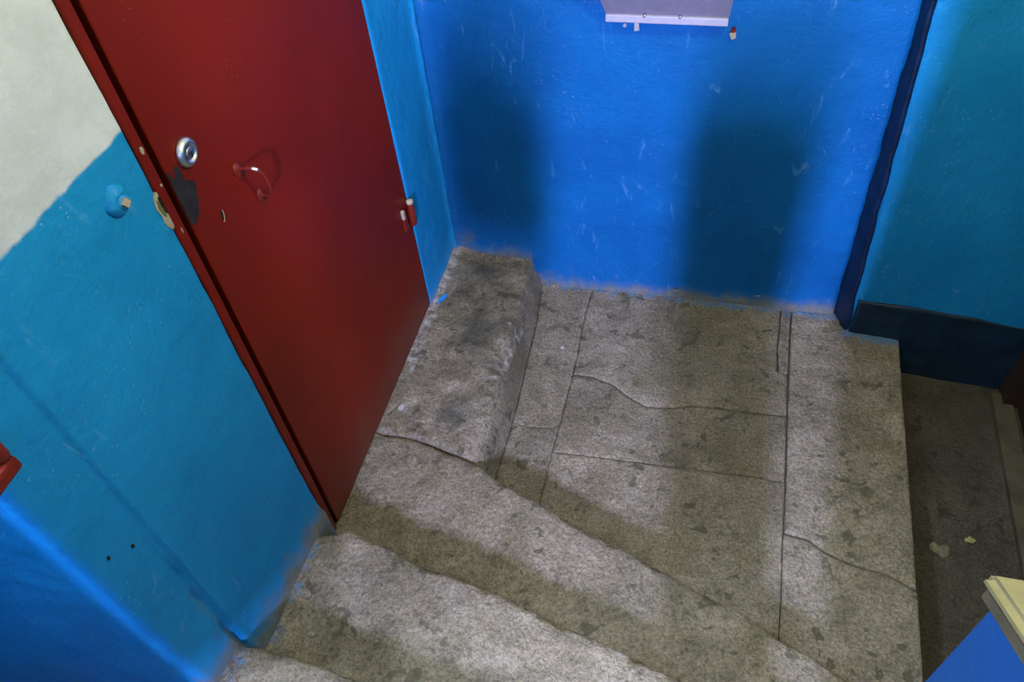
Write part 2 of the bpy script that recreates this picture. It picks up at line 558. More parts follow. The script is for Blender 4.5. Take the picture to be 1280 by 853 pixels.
topL = [(-0.536, 1.995), (-0.346, 1.995)]
patch('slab', cut_front := crackL, topL, cut(blkbot, 1.353, 1.995), cut(jointA, 1.372, 1.995), 0.0, 0.03, 'stone', floor, seed=1, attrs=floor_attrs, gap=0.0005, edge=0.003)
patch('slab', [(-0.500, 0.98), (-0.352, 0.98)], crackL, cut(blkbot, 0.98, 1.353), cut(jointA, 0.98, 1.372), 0.001, 0.03, 'stone', floor, seed=2, attrs=floor_attrs, gap=0.0005, edge=0.003)
rightS3 = [(0.315, 1.526), (0.315, 1.680), (0.312, 1.690), (0.290, 1.691), (0.283, 1.70), (0.281, 1.793), (0.286, 1.90), (0.288, 1.995)]
patch('slab', crack1, [(-0.346, 1.995), (0.288, 1.995)], cut(jointA, 1.572, 1.995), rightS3, 0.001, 0.03, 'stone', floor, seed=3, attrs=floor_attrs, gap=0.0017, edge=0.006)
patch('slab', [(0.288, 1.693), (0.317, 1.692)], [(0.290, 1.995), (0.323, 1.995)], [(0.288, 1.693), (0.282, 1.793), (0.287, 1.90), (0.290, 1.995)], cut(jointR, 1.692, 1.995), -0.003, 0.03, 'stone', floor, seed=4, attrs=floor_attrs, gap=0.0015)
patch('slab', joint2, crack1, cut(jointA, 1.271, 1.572), cut(jointR, 1.293, 1.526), 0.0, 0.03, 'stone', floor, seed=5, attrs=floor_attrs, gap=0.0017, edge=0.005)
patch('slab', [(-0.352, 0.98), (-0.10, 0.90), (0.15, 0.78), (0.303, 0.66)], joint2, cut(jointA, 0.98, 1.271), cut(jointR, 0.66, 1.293), -0.001, 0.03, 'stone', floor, seed=6, attrs=floor_attrs, rough=0.0028, gap=0.0008, edge=0.004)
patch('slab', crackR, [(0.323, 1.995), (0.45, 1.99), (0.52, 1.93), (0.655, 1.91)], cut(jointR, 1.130, 1.995), cut(edgeR, 1.027, 1.91), 0.002, 0.16, 'stone', floor, seed=7, attrs=floor_attrs, gap=0.0038, edge=0.004)
patch('slab', [(0.297, 0.50), (0.630, 0.50)], crackR, [(0.297, 0.50)] + cut(jointR, 0.67, 1.130), cut(edgeR, 0.50, 1.027), 0.002, 0.16, 'stone', floor, seed=8, attrs=floor_attrs, gap=0.0018, edge=0.004)

def low_attrs(x, y, z):
    return {'paint': 0.45 * sm(y, 1.80, 1.9), 'worn': 0.0, 'soot': 0.25 * sm(noise.noise(Vector((x * 4, y * 4, 2))), -0.1, 0.5)}
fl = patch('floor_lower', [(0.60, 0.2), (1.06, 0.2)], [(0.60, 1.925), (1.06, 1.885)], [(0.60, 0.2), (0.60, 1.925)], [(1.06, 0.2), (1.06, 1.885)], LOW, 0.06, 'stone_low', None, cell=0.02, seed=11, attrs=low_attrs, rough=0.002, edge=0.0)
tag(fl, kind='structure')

# ------------------------------------------------------------------ stone ledge beside the door
crkblk = [(-0.862, 1.176), (-0.826, 1.172), (-0.725, 1.168), (-0.623, 1.148), (-0.520, 1.122), (-0.494, 1.115)]
def ledge_shape(x, y, z, u, v, dl, dr, df, db):
    k = sm(dr, 0.0, 0.055)
    lump = 0.012 * fbm((x * 14, y * 11, 4.0), 4)
    wear = 0.022 * math.exp(-((dr - 0.06) / 0.035) ** 2) * sm(fbm((x * 4, y * 7, 9.0), 3), -0.3, 0.4)
    zz = 0.004 + (z - 0.004) * (k ** 0.7)
    zz += (lump - wear) * sm(dr, 0.0, 0.03) * sm(dl, 0.0, 0.10)
    zz -= 0.010 * sm(y, 1.85, 1.98) * sm(dl, 0.03, 0.15)
    zz += 0.028 * math.exp(-max(0, db) / 0.018) + 0.03 * math.exp(-max(0, x - XL) / 0.018) * sm(y, 1.70, 1.76)
    return x, y, zz
def ledge_attrs(x, y, z):
    s = 0.62 * math.exp(-((x + 0.70) / 0.10) ** 2 - ((y - 1.86) / 0.09) ** 2)
    s = max(s, 0.58 * math.exp(-((x + 0.66) / 0.10) ** 2 - ((y - 1.58) / 0.17) ** 2))
    s = max(s, 0.60 * math.exp(-((x + 0.64) / 0.09) ** 2 - ((y - 1.27) / 0.12) ** 2))
    wn = 0.50 * sm(noise.noise(Vector((x * 12, y * 9, 3.3))), -0.9, 0.0) * sm(x, -0.64, -0.565) * (1 - sm(x, -0.53, -0.51)) * sm(y, 1.15, 1.2) * (1 - sm(y, 1.74, 1.80))
    wn = max(wn, 0.55 * (1 - sm(x, -0.82, -0.78)) * sm(y, 1.3, 1.4))
    return {'soot': s, 'worn': wn, 'paint': max(0.5 * sm(y, 1.92, 1.985), 0.55 * sm(-x, 0.825, 0.85) * sm(y, 1.68, 1.75))}
ledge = patch('stone_ledge', crkblk, [(-0.862, 1.995), (-0.536, 1.995)], [(-0.862, 1.176), (-0.862, 1.995)], cut(blkbot, 1.12, 1.995),
              H1, 0.14, 'stone', None, cell=0.009, seed=15, attrs=ledge_attrs, shape=ledge_shape, rough=0.002, gap=0.001)
tag(ledge, 'rough worn stone ledge running along the foot of the red door', 'ledge')

# ------------------------------------------------------------------ stair steps
n1 = crkblk[:-1] + [(-0.452, 1.083), (-0.367, 1.050), (-0.295, 1.022), (-0.224, 0.988), (-0.135, 0.959), (-0.051, 0.936), (0.053, 0.894), (0.151, 0.862), (0.246, 0.822), (0.336, 0.778), (0.438, 0.727), (0.60, 0.65)]
n2 = [(-0.862, 0.770), (-0.800, 0.782), (-0.772, 0.802), (-0.754, 0.806), (-0.659, 0.781), (-0.544, 0.748), (-0.482, 0.739), (-0.400, 0.729), (-0.299, 0.707), (-0.200, 0.682), (-0.107, 0.662), (-0.015, 0.637), (0.072, 0.614), (0.30, 0.555), (0.415, 0.52)]
n3 = [(-0.862, 0.447), (-0.821, 0.450), (-0.759, 0.453), (-0.656, 0.446), (-0.550, 0.429), (-0.30, 0.395), (0.0, 0.36), (0.415, 0.30)]
def off(line, dy):
    return [(x, y + dy) for x, y in line]
def nose_shape(worn_x, amp):
    def f(x, y, z, u, v, dl, dr, df, db):
        k = math.exp(-db / 0.018)
        z -= amp * k * (0.35 + sm(fbm((x * 9, y * 9, 2.0), 4), -0.2, 0.5))
        y -= 0.014 * k * sm(fbm((x * 22, 1.0, z * 9 + worn_x), 4), 0.05, 0.55) * (0.35 + math.exp(-((x - worn_x) / 0.22) ** 2))
        z -= 0.014 * math.exp(-db / 0.03) * sm(fbm((x * 14, y * 24, 7.0), 4), 0.0, 0.5) * math.exp(-((x - worn_x) / 0.25) ** 2)
        z -= 0.010 * math.exp(-((x - worn_x) / 0.35) ** 2) * sm(0.2 - db, 0.0, 0.2)
        return x, y, z
    return f
def step_attrs(line):
    f, L = polyline_at(line)
    xs = [f(i / 200) for i in range(201)]
    def g(x, y, z):
        yn = min(xs, key=lambda p: abs(p[0] - x))[1]
        d = yn - y
        wn = 0.55 * math.exp(-max(0, d) / 0.05) * sm(noise.noise(Vector((x * 3.5, 0.0, L))), -0.35, 0.3)
        return {'worn': wn, 'soot': 0.30 * sm(noise.noise(Vector((x * 5, y * 5, L))), 0.1, 0.6), 'paint': 0.62 * sm(-x, 0.77, 0.83) * (1 if y < 0.83 else 0)}
    return g
STEPS = []
def stair_step(nose, back, z, label, wx, cell, amp, seed):
    s = patch('stair_step', back, nose, [back[0], nose[0]], [back[-1], nose[-1]], z, 0.116, 'stone', None, cell=cell, seed=seed,
              attrs=step_attrs(nose), shape=nose_shape(wx, amp), rough=0.0025, gap=0.001, chip=0.004, edge=0.007)
    tag(s, label, 'step', 'winding stone steps')
    STEPS.append(s)
    return s
stair_step(n1, off(n2, -0.03)[:-1] + [(0.415, 0.54)], H1, 'lowest winding stone step, level with the ledge below the red door', -0.05, 0.011, 0.012, 31)
stair_step(n2, off(n3, -0.03), H2, 'second stone step up, its nosing starting at the corner of the red door frame', -0.1, 0.011, 0.010, 32)
stair_step(n3, [(-0.862, 0.10), (0.415, 0.05)], H3, 'third stone step up, beginning at the crack in the blue wall', -0.3, 0.014, 0.008, 33)
for k, y1 in enumerate((0.12, -0.18, -0.48, -0.78)):
    s = patch('stair_step', [(-0.54, y1 - 0.32), (0.415, y1 - 0.32)], [(-0.54, y1), (0.415, y1)], [(-0.54, y1 - 0.32), (-0.54, y1)], [(0.415, y1 - 0.32), (0.415, y1)],
              0.52 + 0.16 * k, 0.155, 'stone', None, cell=0.05, seed=40 + k)
    tag(s, 'plain straight stone step of the upper flight, ' + ('just above the third winding step', 'under the added post', 'behind the added post', 'next below the upper landing')[k], 'step', 'stone steps of the upper flight')
ul = box('floor_upper', (-0.56, -1.95, 1.0), (1.06, -1.08, 1.14), 'stone')
tag(ul, kind='structure')

# ------------------------------------------------------------------ walls
def base_n(q, a=0.0035):
    return a * fbm((q.x * 3.1, q.y * 3.1, q.z * 3.1), 4) + 0.0012 * fbm((q.x * 17, q.y * 17, q.z * 17 + 4), 3)

def left_disp(q):
    d = base_n(q)
    # slight break of the plaster at the pilaster, worst near the floor
    band = 1 - sm(q.y, 0.4615, 0.4685)
    d += -0.0045 * band
    ridge = math.exp(-((q.y - 0.472) / 0.005) ** 2)
    d += 0.0025 * ridge * (0.3 + 0.7 * sm(0.9 - q.z, 0.0, 0.3))
    ero = sm(0.95 - q.z, 0.0, 0.45)
    g = math.exp(-((q.y - 0.452 - 0.010 * noise.noise(Vector((0, 3, q.z * 7)))) / 0.0055) ** 2)
    d -= 0.010 * g * ero * (0.4 + sm(fbm((q.y * 20, q.z * 9, 3.0), 3), -0.4, 0.3))
    # mortar fillet where the steps meet the wall
    hz = H3 - (H3 - H2) * sm(q.y, 0.445, 0.485)
    d += 0.011 * math.exp(-max(0, q.z - hz) / 0.035) * sm(q.y, 0.40, 0.52)
    return d
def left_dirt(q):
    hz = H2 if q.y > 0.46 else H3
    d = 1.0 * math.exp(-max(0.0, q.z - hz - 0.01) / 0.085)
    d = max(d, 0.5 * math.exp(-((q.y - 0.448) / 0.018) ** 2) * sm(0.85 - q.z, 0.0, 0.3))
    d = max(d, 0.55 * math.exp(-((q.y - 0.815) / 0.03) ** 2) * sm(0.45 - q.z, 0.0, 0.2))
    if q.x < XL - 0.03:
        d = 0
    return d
bm = bmesh.new()
arr = [(-1.95, 0.335), (-0.885, 0.340)]
r, cx, cy = 0.022, XL - 0.022, 0.364
for k in range(9):
    a = -math.pi / 2 + (math.pi / 2) * k / 8
    arr.append((cx + r * math.cos(a), cy + r * math.sin(a)))
arr += [(XL, 0.425)] + [(XL, 0.425 + 0.0035 * k) for k in range(1, 16)] + [(XL, 0.826), (XL - 0.006, 0.8315), (-0.90, 0.832)]
profile_wall(bm, arr, [-0.6, -0.2] + zrange(0.22, CEIL), left_disp, left_dirt)
far = [(-0.90, 1.688), (XL - 0.004, 1.690), (XL, 1.695)]
far += [(XL, 1.93)]
for k in range(1, 5):
    a = math.pi - (math.pi / 4) * k / 4
    far.append((XL + 0.04 + 0.04 * math.cos(a), 1.94 + 0.04 * math.sin(a)))
def far_disp(q):
    return base_n(q) + 0.02 * math.exp(-max(0, q.z - H1) / 0.03) * sm(q.y, 1.69, 1.75)
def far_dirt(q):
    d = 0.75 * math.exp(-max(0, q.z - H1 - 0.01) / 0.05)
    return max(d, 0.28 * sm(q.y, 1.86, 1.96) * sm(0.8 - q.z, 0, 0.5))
profile_wall(bm, far, zrange(0.09, CEIL), far_disp, far_dirt)
profile_wall(bm, [(XL, 0.832), (XL, 1.690)], zrange(2.16, CEIL, 0), base_n)
wall_obj('wall_left', bm, thick=0.05, offset=-1)

bm = bmesh.new()
bk = []
for k in range(4, 9):
    a = math.pi - (math.pi / 4) * k / 4
    bk.append((XL + 0.04 + 0.04 * math.cos(a), 1.94 + 0.04 * math.sin(a)))
bk += [(-0.60, YB), (0.30, YB), (0.455, YB)]
def lean(q, k):
    return -k * max(0, q.z) * sm(q.x, 0.1, 0.42)
def back_disp(q):
    d = base_n(q, 0.005)
    hz = H1 if q.x < -0.55 else 0.0
    d += 0.016 * math.exp(-max(0, q.z - hz) / 0.022)
    return Vector((q.x + lean(q, 0.023), q.y - d, q.z))
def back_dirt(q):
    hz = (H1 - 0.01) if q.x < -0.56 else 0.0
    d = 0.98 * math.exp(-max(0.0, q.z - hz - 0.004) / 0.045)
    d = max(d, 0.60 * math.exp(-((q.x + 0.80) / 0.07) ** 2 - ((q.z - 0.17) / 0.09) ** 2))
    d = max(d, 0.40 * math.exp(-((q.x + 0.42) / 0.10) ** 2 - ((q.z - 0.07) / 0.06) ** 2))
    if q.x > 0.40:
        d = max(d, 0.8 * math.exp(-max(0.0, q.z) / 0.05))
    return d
profile_wall(bm, bk, zrange(-0.03, CEIL), back_disp, back_dirt)
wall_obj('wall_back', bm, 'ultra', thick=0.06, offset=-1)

bm = bmesh.new()
rw = [(0.452, 1.99), (0.468, 1.955), (0.480, 1.93), (0.490, 1.914), (0.503, 1.905), (0.520, 1.9035), (0.99, 1.868), (1.06, 1.863)]
def right_disp(q):
    d = base_n(q, 0.004)
    # ragged edge of the plaster corner
    k = math.exp(-((q.x - 0.49) / 0.03) ** 2)
    e = 0.006 * fbm((0.5, 1.0, q.z * 9), 4) * k
    sl = 0.023 + 0.027 * sm(q.x, 0.465, 0.50)
    return Vector((q.x - sl * max(0, q.z) * (1 - sm(q.x, 0.5, 0.9)) + e, q.y - d, q.z))
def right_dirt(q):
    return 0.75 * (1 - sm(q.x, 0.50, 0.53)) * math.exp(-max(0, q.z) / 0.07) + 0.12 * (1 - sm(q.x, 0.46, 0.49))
profile_wall(bm, rw, zrange(-0.20, CEIL), right_disp, right_dirt)
wall_obj('wall_right', bm, thick=0.05, offset=-1)

# navy strip that paints in the shadow of the corner return
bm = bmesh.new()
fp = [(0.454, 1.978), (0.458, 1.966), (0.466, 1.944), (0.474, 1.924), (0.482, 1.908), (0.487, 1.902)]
def shadow_strip_disp(q):
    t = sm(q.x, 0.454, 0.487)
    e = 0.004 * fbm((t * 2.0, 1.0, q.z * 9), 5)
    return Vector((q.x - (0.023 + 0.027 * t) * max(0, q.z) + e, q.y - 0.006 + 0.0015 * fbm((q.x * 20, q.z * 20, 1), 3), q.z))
profile_wall(bm, fp, zrange(0.01, CEIL), shadow_strip_disp, step=0.006)
wall_obj('shadow_strip_1', bm, 'shadow_navy', thick=0.012, offset=-1)

# dark navy band along the foot of the lower passage wall
bm = bmesh.new()
pl = [(0.499, 1.898), (0.99, 1.862), (1.03, 1.859)]
def band_disp(q):
    top = 0.145 + 0.006 * fbm((q.x * 5, 0, 3), 3) - 0.012 * sm(q.x, 0.8, 1.0)
    return Vector((q.x - (0.012 * q.z), q.y - 0.002 * fbm((q.x * 8, q.z * 8, 1), 3), min(q.z, top)))
profile_wall(bm, pl, [LOW - 0.02 + 0.02 * i for i in range(15)] + [0.13, 0.16], band_disp)
tag(wall_obj('dark_band_right', bm, 'navy', thick=0.012, offset=1), kind='structure')
o = bpy.data.objects['dark_band_right']
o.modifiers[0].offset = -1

# enclosing shell behind the viewer
for name, lo, hi, mt in (('wall_front', (-1.0, -2.05, 0.0), (1.2, -1.95, CEIL), 'paint'),
                         ('blocker_pier', (-1.95, -2.0, -0.6), (-0.56, -0.26, CEIL), 'paint'),  # added pier, keeps the key light off the face beside the niche
                         ('wall_niche', (-2.05, -0.30, -0.6), (-1.95, 0.40, CEIL), 'paint'),
                         ('ceiling', (-2.05, -2.05, CEIL), (1.25, 2.1, CEIL + 0.1), 'white'),
                         ('floor_niche', (-1.95, -0.26, -0.6), (-0.862, 0.33, -0.5), 'stone')):
    tag(box(name, lo, hi, mt), kind='structure')
bm = box_bm((1.03, -2.05, -0.2), (1.12, 0.75, CEIL))
tag(link('wall_side', bm, 'paint', smooth=False), kind='structure')
bm = box_bm((1.03, 0.75, 2.0), (1.12, 1.90, CEIL))
tag(link('wall_side_header', bm, 'paint', smooth=False), kind='structure')

# ------------------------------------------------------------------ red steel door
door = empty('door_1', (XL, 1.27, H1))
tag(door, kind='structure')
box('door_lining', (-0.93, 0.834, 0.12), (-0.888, 1.69, 2.15), 'black', door)
link('door_leaf', box_bm((-0.886, 0.8690, 0.126), (XL, 1.688, 2.14), 0.003), 'red', door, smooth=False)
# frame strip with a slightly wavy plaster side
bm = bmesh.new()
prev = None
zs = [0.13 + 0.02 * i for i in range(102)]
for z in zs:
    wv = 0.0025 * fbm((1, 2, z * 9), 3)
    row = [bm.verts.new(p) for p in ((-0.90, 0.8515, z), (XL + 0.002, 0.8515, z), (XL + 0.003, 0.8500, z), (XL + 0.003, 0.833 + wv, z), (XL + 0.001, 0.830 + wv, z), (-0.90, 0.829, z))]
    if prev:
        for i in range(5):
            bm.faces.new((prev[i], prev[i + 1], row[i + 1], row[i]))
    prev = row
link('door_frame', bm, 'red', door, smooth=False)
# lock escutcheon
lock = link('lock_escutcheon', lathe_bm([(0.0255, 0.0), (0.0255, 0.003), (0.0235, 0.008), (0.019, 0.0115), (0.0155, 0.0118), (0.0145, 0.0085), (0.0001, 0.0085)], (XL, 0.930, 1.265), (1, 0, 0), 40), 'chrome', door)
cyl = link('lock_cylinder', lathe_bm([(0.0105, 0.0085), (0.0105, 0.0105), (0.0095, 0.0115), (0.0001, 0.0115)], (XL, 0.930, 1.265), (1, 0, 0), 28), 'steel', lock)
link('keyway', box_bm((XL + 0.0105, 0.9288, 1.258), (XL + 0.0122, 0.9312, 1.268)), 'black', lock, smooth=False)
# bent wire handle on two pressed plates
hd = link('handle', tube_bm(smooth_path([(XL + 0.002, 1.040, 1.150), (XL + 0.016, 1.041, 1.152), (XL + 0.030, 1.043, 1.151), (XL + 0.039, 1.048, 1.140), (XL + 0.040, 1.054, 1.120), (XL + 0.037, 1.060, 1.098), (XL + 0.030, 1.066, 1.078), (XL + 0.016, 1.071, 1.066), (XL + 0.002, 1.074, 1.064)]), 0.0034), 'redlug', door)
link('handle_worn_spot', tube_bm(smooth_path([(XL + 0.024, 1.0423, 1.1518), (XL + 0.030, 1.043, 1.1512), (XL + 0.036, 1.0455, 1.1465)], 4), 0.0037), 'chrome', hd)
def plate(loc, ang, sx=0.012, sz=0.020):
    pts = []
    for k in range(20):
        a = 2 * math.pi * k / 20
        u, v = sx * math.cos(a), sz * math.sin(a) * (1 + 0.2 * math.cos(a))
        pts.append((XL, loc[0] + u * math.cos(ang) - v * math.sin(ang), loc[1] + u * math.sin(ang) + v * math.cos(ang)))
    bm = poly_prism_bm(pts, (0.004, 0, 0))
    bmesh.ops.bevel(bm, geom=[e for e in bm.edges if all(abs(v.co.x - XL - 0.004) < 1e-5 for v in e.verts)], offset=0.0018, segments=2, affect='EDGES')
    return bm
link('handle_plate', plate((1.037, 1.148), 0.5), 'redlug', hd)
link('handle_plate', plate((1.072, 1.064), 0.3, 0.011, 0.016), 'redlug', hd)
# slotted keyhole
bm = bmesh.new()
pts = []
for k in range(18):
    a = 2 * math.pi * k / 18
    u, v = 0.0036 * math.cos(a), 0.0115 * math.sin(a)
    pts.append((XL, 0.949 + u * math.cos(-0.25) - v * math.sin(-0.25), 1.114 + u * math.sin(-0.25) + v * math.cos(-0.25)))
kh = link('keyhole', poly_prism_bm(pts, (0.0012, 0, 0)), 'black', door, smooth=False)
link('keyhole_rim', tube_bm([Vector(p) + Vector((0.001, 0, 0)) for p in pts[-6:] + pts[:4]], 0.0011, 8), 'cream', kh)
# flake of paint gone beside the gap
fl_pts = [(0.870, 1.266), (0.874, 1.268), (0.877, 1.258), (0.879, 1.246), (0.884, 1.248), (0.888, 1.258), (0.894, 1.264), (0.901, 1.258), (0.903, 1.244), (0.902, 1.230), (0.908, 1.224), (0.916, 1.220), (0.921, 1.210), (0.918, 1.198), (0.913, 1.192), (0.912, 1.180), (0.905, 1.172), (0.899, 1.160), (0.890, 1.158), (0.882, 1.150), (0.876, 1.158), (0.870, 1.160)]
link('bare_patch', poly_prism_bm([(XL, y, z) for y, z in fl_pts], (0.0006, 0, 0)), 'bare', door, smooth=False)
# small chips on the frame
for y, z, ry, rz in ((0.843, 1.330, 0.004, 0.007), (0.846, 1.262, 0.0022, 0.003), (0.842, 1.172, 0.0016, 0.006)):
    link('paint_chip', poly_prism_bm([(XL + 0.003, y + ry * math.cos(a * 0.7), z + rz * math.sin(a * 0.7) * (1 + 0.25 * math.sin(3 * a))) for a in range(9)], (0.0006, 0, 0)), 'cream', door, smooth=False)
# welded hinge lug near the hinge side
hg = link('hinge', lathe_bm([(0.0001, -0.045), (0.009, -0.043), (0.0105, -0.036), (0.0105, 0.030), (0.009, 0.038), (0.0001, 0.040)], (XL + 0.012, 1.676, 0.525), (0, 0.05, 1), 20), 'redlug', door)
link('hinge_cap', lathe_bm([(0.0001, 0.034), (0.0112, 0.034), (0.0105, 0.043), (0.005, 0.047), (0.0001, 0.047)], (XL + 0.012, 1.676, 0.525), (0, 0.05, 1), 20), 'cream', hg)
link('hinge_plate', box_bm((XL - 0.001, 1.628, 0.490), (XL + 0.007, 1.652, 0.552), 0.003), 'redlug', hg, smooth=False)
link('hinge_plate_edge', box_bm((XL, 1.626, 0.535), (XL + 0.010, 1.638, 0.566), 0.004), 'cream', hg, smooth=False)

# ------------------------------------------------------------------ things on the left wall
# mortar mound with a bolt end
bolt = empty('anchor_bolt', (XL, 0.752, 1.303))
tag(bolt, 'square bolt end sticking out of a blue-painted plaster mound left of the door lock', 'bolt')
bm = lathe_bm([(0.028, -0.008), (0.027, 0.001), (0.024, 0.007), (0.019, 0.0115), (0.0145, 0.0135), (0.012, 0.013), (0.0001, 0.0125)], (XL, 0.752, 1.303), (1, 0, 0), 36)
for v in bm.verts:
    v.co += Vector((0.003 * fbm((v.co.y * 40, v.co.z * 40, 2), 3), 0.004 * fbm((v.co.y * 30, v.co.z * 30, 6), 3), 0.004 * fbm((v.co.y * 30, v.co.z * 30, 9), 3)))
link('plaster_mound', bm, 'paint', bolt)
link('washer', lathe_bm([(0.0115, 0.010), (0.0115, 0.0145), (0.0098, 0.0155), (0.0001, 0.0155)], (XL, 0.753, 1.303), (1, 0, 0), 28), 'bluechip', bolt)
bm = box_bm((-0.0065, -0.0065, 0), (0.0062, 0.0062, 0.008), 0.0015)
bmesh.ops.transform(bm, matrix=Matrix.Translation((XL + 0.013, 0.753, 1.303)) @ Matrix.Rotation(math.pi / 2, 4, 'Y') @ Matrix.Rotation(0.5, 4, 'Z'), verts=bm.verts)
link('bolt_end', bm, 'cream', bolt, smooth=False)

# broken plaster at the frame
brk = [(0.826, 1.262), (0.818, 1.254), (0.814, 1.238), (0.818, 1.222), (0.816, 1.208), (0.820, 1.196), (0.828, 1.186), (0.832, 1.19), (0.832, 1.26)]
pb = link('plaster_chip', poly_prism_bm([(XL - 0.001, y, z) for y, z in brk], (0.0035, 0, 0)), 'plaster', smooth=False)
tag(pb, 'chipped bare plaster beside the red door frame below the lock', 'plaster chip')
link('filler', poly_prism_bm([(XL + 0.002, y, z) for y, z in ((0.822, 1.250), (0.819, 1.236), (0.822, 1.220), (0.826, 1.214), (0.828, 1.236))], (0.0018, 0, 0)), 'moss', pb, smooth=False)
link('dark_hole', poly_prism_bm([(XL + 0.002, y, z) for y, z in ((0.827, 1.252), (0.825, 1.238), (0.828, 1.222), (0.832, 1.216), (0.832, 1.252))], (0.0022, 0, 0)), 'black', pb, smooth=False)

# red lugs of a second door hinge at the wall corner
lug = empty('hinge_lug', (-0.85, 0.34, 1.156))
tag(lug, 'red-brown painted hinge lug at the rounded blue wall corner', 'hinge')
link('lug_block', box_bm((-0.872, 0.305, 1.156), (-0.829, 0.388, 1.180), 0.006), 'redlug', lug, smooth=False)
link('lug_pin', lathe_bm([(0.0001, 0.0), (0.010, 0.0), (0.012, 0.006), (0.012, 0.034), (0.008, 0.042), (0.0001, 0.043)], (-0.842, 0.379, 1.180), (0, 0, 1), 20), 'redlug', lug)

# two small holes in the paint
for y, z in ((0.387, 0.878), (0.428, 0.839)):
    h = link('paint_hole', poly_prism_bm([(XL - 0.0065, y + 0.0028 * math.cos(a), z + 0.004 * math.sin(a) * (1 + 0.3 * math.sin(2 * a))) for a in [i * 0.7 for i in range(9)]], (0.004, 0, 0)), 'black', smooth=False)
    tag(h, ('lower' if z < 0.87 else 'upper') + ' of two small dark holes in the blue paint near the rounded wall corner', 'hole', 'small holes by the wall corner')

# ------------------------------------------------------------------ sheet-metal box on the back wall
mb = empty('metal_box', (-0.155, YB, 0.97))
tag(mb, 'lilac-grey sheet-metal box with a riveted bottom lip on the blue back wall', 'metal box')
def ring_mesh(rings, cap=True):
    bm = bmesh.new()
    R_ = [[bm.verts.new(p) for p in r] for r in rings]
    for a, b in zip(R_, R_[1:]):
        n = len(a)
        for k in range(n):
            bm.faces.new((a[k], a[(k + 1) % n], b[(k + 1) % n], b[k]))
    bm.faces.new(R_[0][::-1]); bm.faces.new(R_[-1])
    return bm
yb = YB + 0.02
body = link('box_body', ring_mesh([
    [(-0.305, yb, 1.018), (-0.002, yb, 1.024), (-0.002, 1.935, 1.024), (-0.305, 1.935, 1.018)],
    [(-0.335, yb, 1.14), (0.008, yb, 1.15), (0.008, 1.875, 1.15), (-0.335, 1.875, 1.14)],
    [(-0.335, yb, 1.55), (0.008, yb, 1.55), (0.008, 1.875, 1.55), (-0.335, 1.875, 1.55)]]), 'box', mb, smooth=False)
link('bottom_lip', box_bm((-0.306, 1.926, 1.002), (-0.003, 1.99, 1.022), 0.003), 'boxlip', mb, smooth=False)
for xx in (-0.208, -0.120):
    link('rivet', lathe_bm([(0.0001, 0.004), (0.0025, 0.0035), (0.0042, 0.0015), (0.0045, -0.002), (0.0001, -0.002)], (xx, 1.927, 1.022), (0, -0.8, 0.6), 16), 'chrome', mb)

def flake(name, c, u, v, n, ru, rv, th, mat, seed, k=11):
    c, u, v, n = Vector(c), Vector(u), Vector(v), Vector(n)
    rnd = random.Random(seed)
    pts = []
    for i in range(k):
        a = 2 * math.pi * i / k
        q = 0.7 + 0.5 * rnd.random()
        pts.append(c + u * ru * q * math.cos(a) + v * rv * q * math.sin(a))
    return link(name, poly_prism_bm(pts, n * th), mat, smooth=False)
XA, YA, ZA = (1, 0, 0), (0, 1, 0), (0, 0, 1)
f = flake('wall_chip', (-0.232, YB - 0.003, 0.968), XA, ZA, (0, -1, 0), 0.008, 0.014, 0.004, 'chip', 3)
tag(f, 'larger white chip in the blue paint under the metal box', 'paint chip')
f = flake('wall_chip', (-0.262, YB - 0.003, 0.971), XA, ZA, (0, -1, 0), 0.005, 0.006, 0.004, 'boxlip', 4)
tag(f, 'faint small pale chip in the blue paint under the metal box', 'paint chip')
pg = empty('wall_plug', (0.010, YB - 0.004, 0.944))
tag(pg, 'cream wall plug with a red-brown tip beside the metal box corner', 'wall plug')
f = flake('plug_body', (0.012, YB - 0.005, 0.958), XA, ZA, (0, -1, 0), 0.008, 0.010, 0.008, 'cream', 5)
f.parent = pg; f.matrix_parent_inverse = pg.matrix_world.inverted()
f = flake('plug_tip', (0.012, YB - 0.005, 0.972), XA, ZA, (0, -1, 0), 0.006, 0.006, 0.010, 'redlug', 6)
f.parent = pg; f.matrix_parent_inverse = pg.matrix_world.inverted()

# paint flakes at the foot of the back wall
for i, (x, z) in enumerate(((-0.062, 0.040), (0.205, 0.055))):
    f = flake('paint_flake', (x, YB - 0.017, z), (0.96, 0, 0.25), (-0.2, -0.4, 0.9), (0, -1, 0.3), 0.011, 0.005, 0.003, 'cream', 8 + i)
    tag(f, 'curled pale paint flake at the foot of the blue back wall, ' + ('below the metal box' if i == 0 else 'by the corner'), 'paint flake', 'paint flakes under the back wall')

# marks on the floor and ledge
f = flake('paint_drop', (-0.803, 1.264, H1 - 0.001), XA, YA, ZA, 0.009, 0.010, 0.005, 'chip', 12)
tag(f, 'round whitish paint drop on the ledge by the red door', 'paint drop')
f = flake('paint_drop', (-0.812, 1.716, H1 + 0.004), (0.5, 0.8, 0.1), (-0.8, 0.5, 0.2), (0.3, 0, 1), 0.024, 0.008, 0.006, 'bluechip', 14)
tag(f, 'blue paint drop on the ledge by the wall corner', 'paint drop')
f = flake('pebble', (-0.401, 1.676, 0.0), XA, YA, ZA, 0.005, 0.005, 0.006, 'chip', 15)
tag(f, 'tiny white pebble on the landing slab beside the ledge', 'pebble')

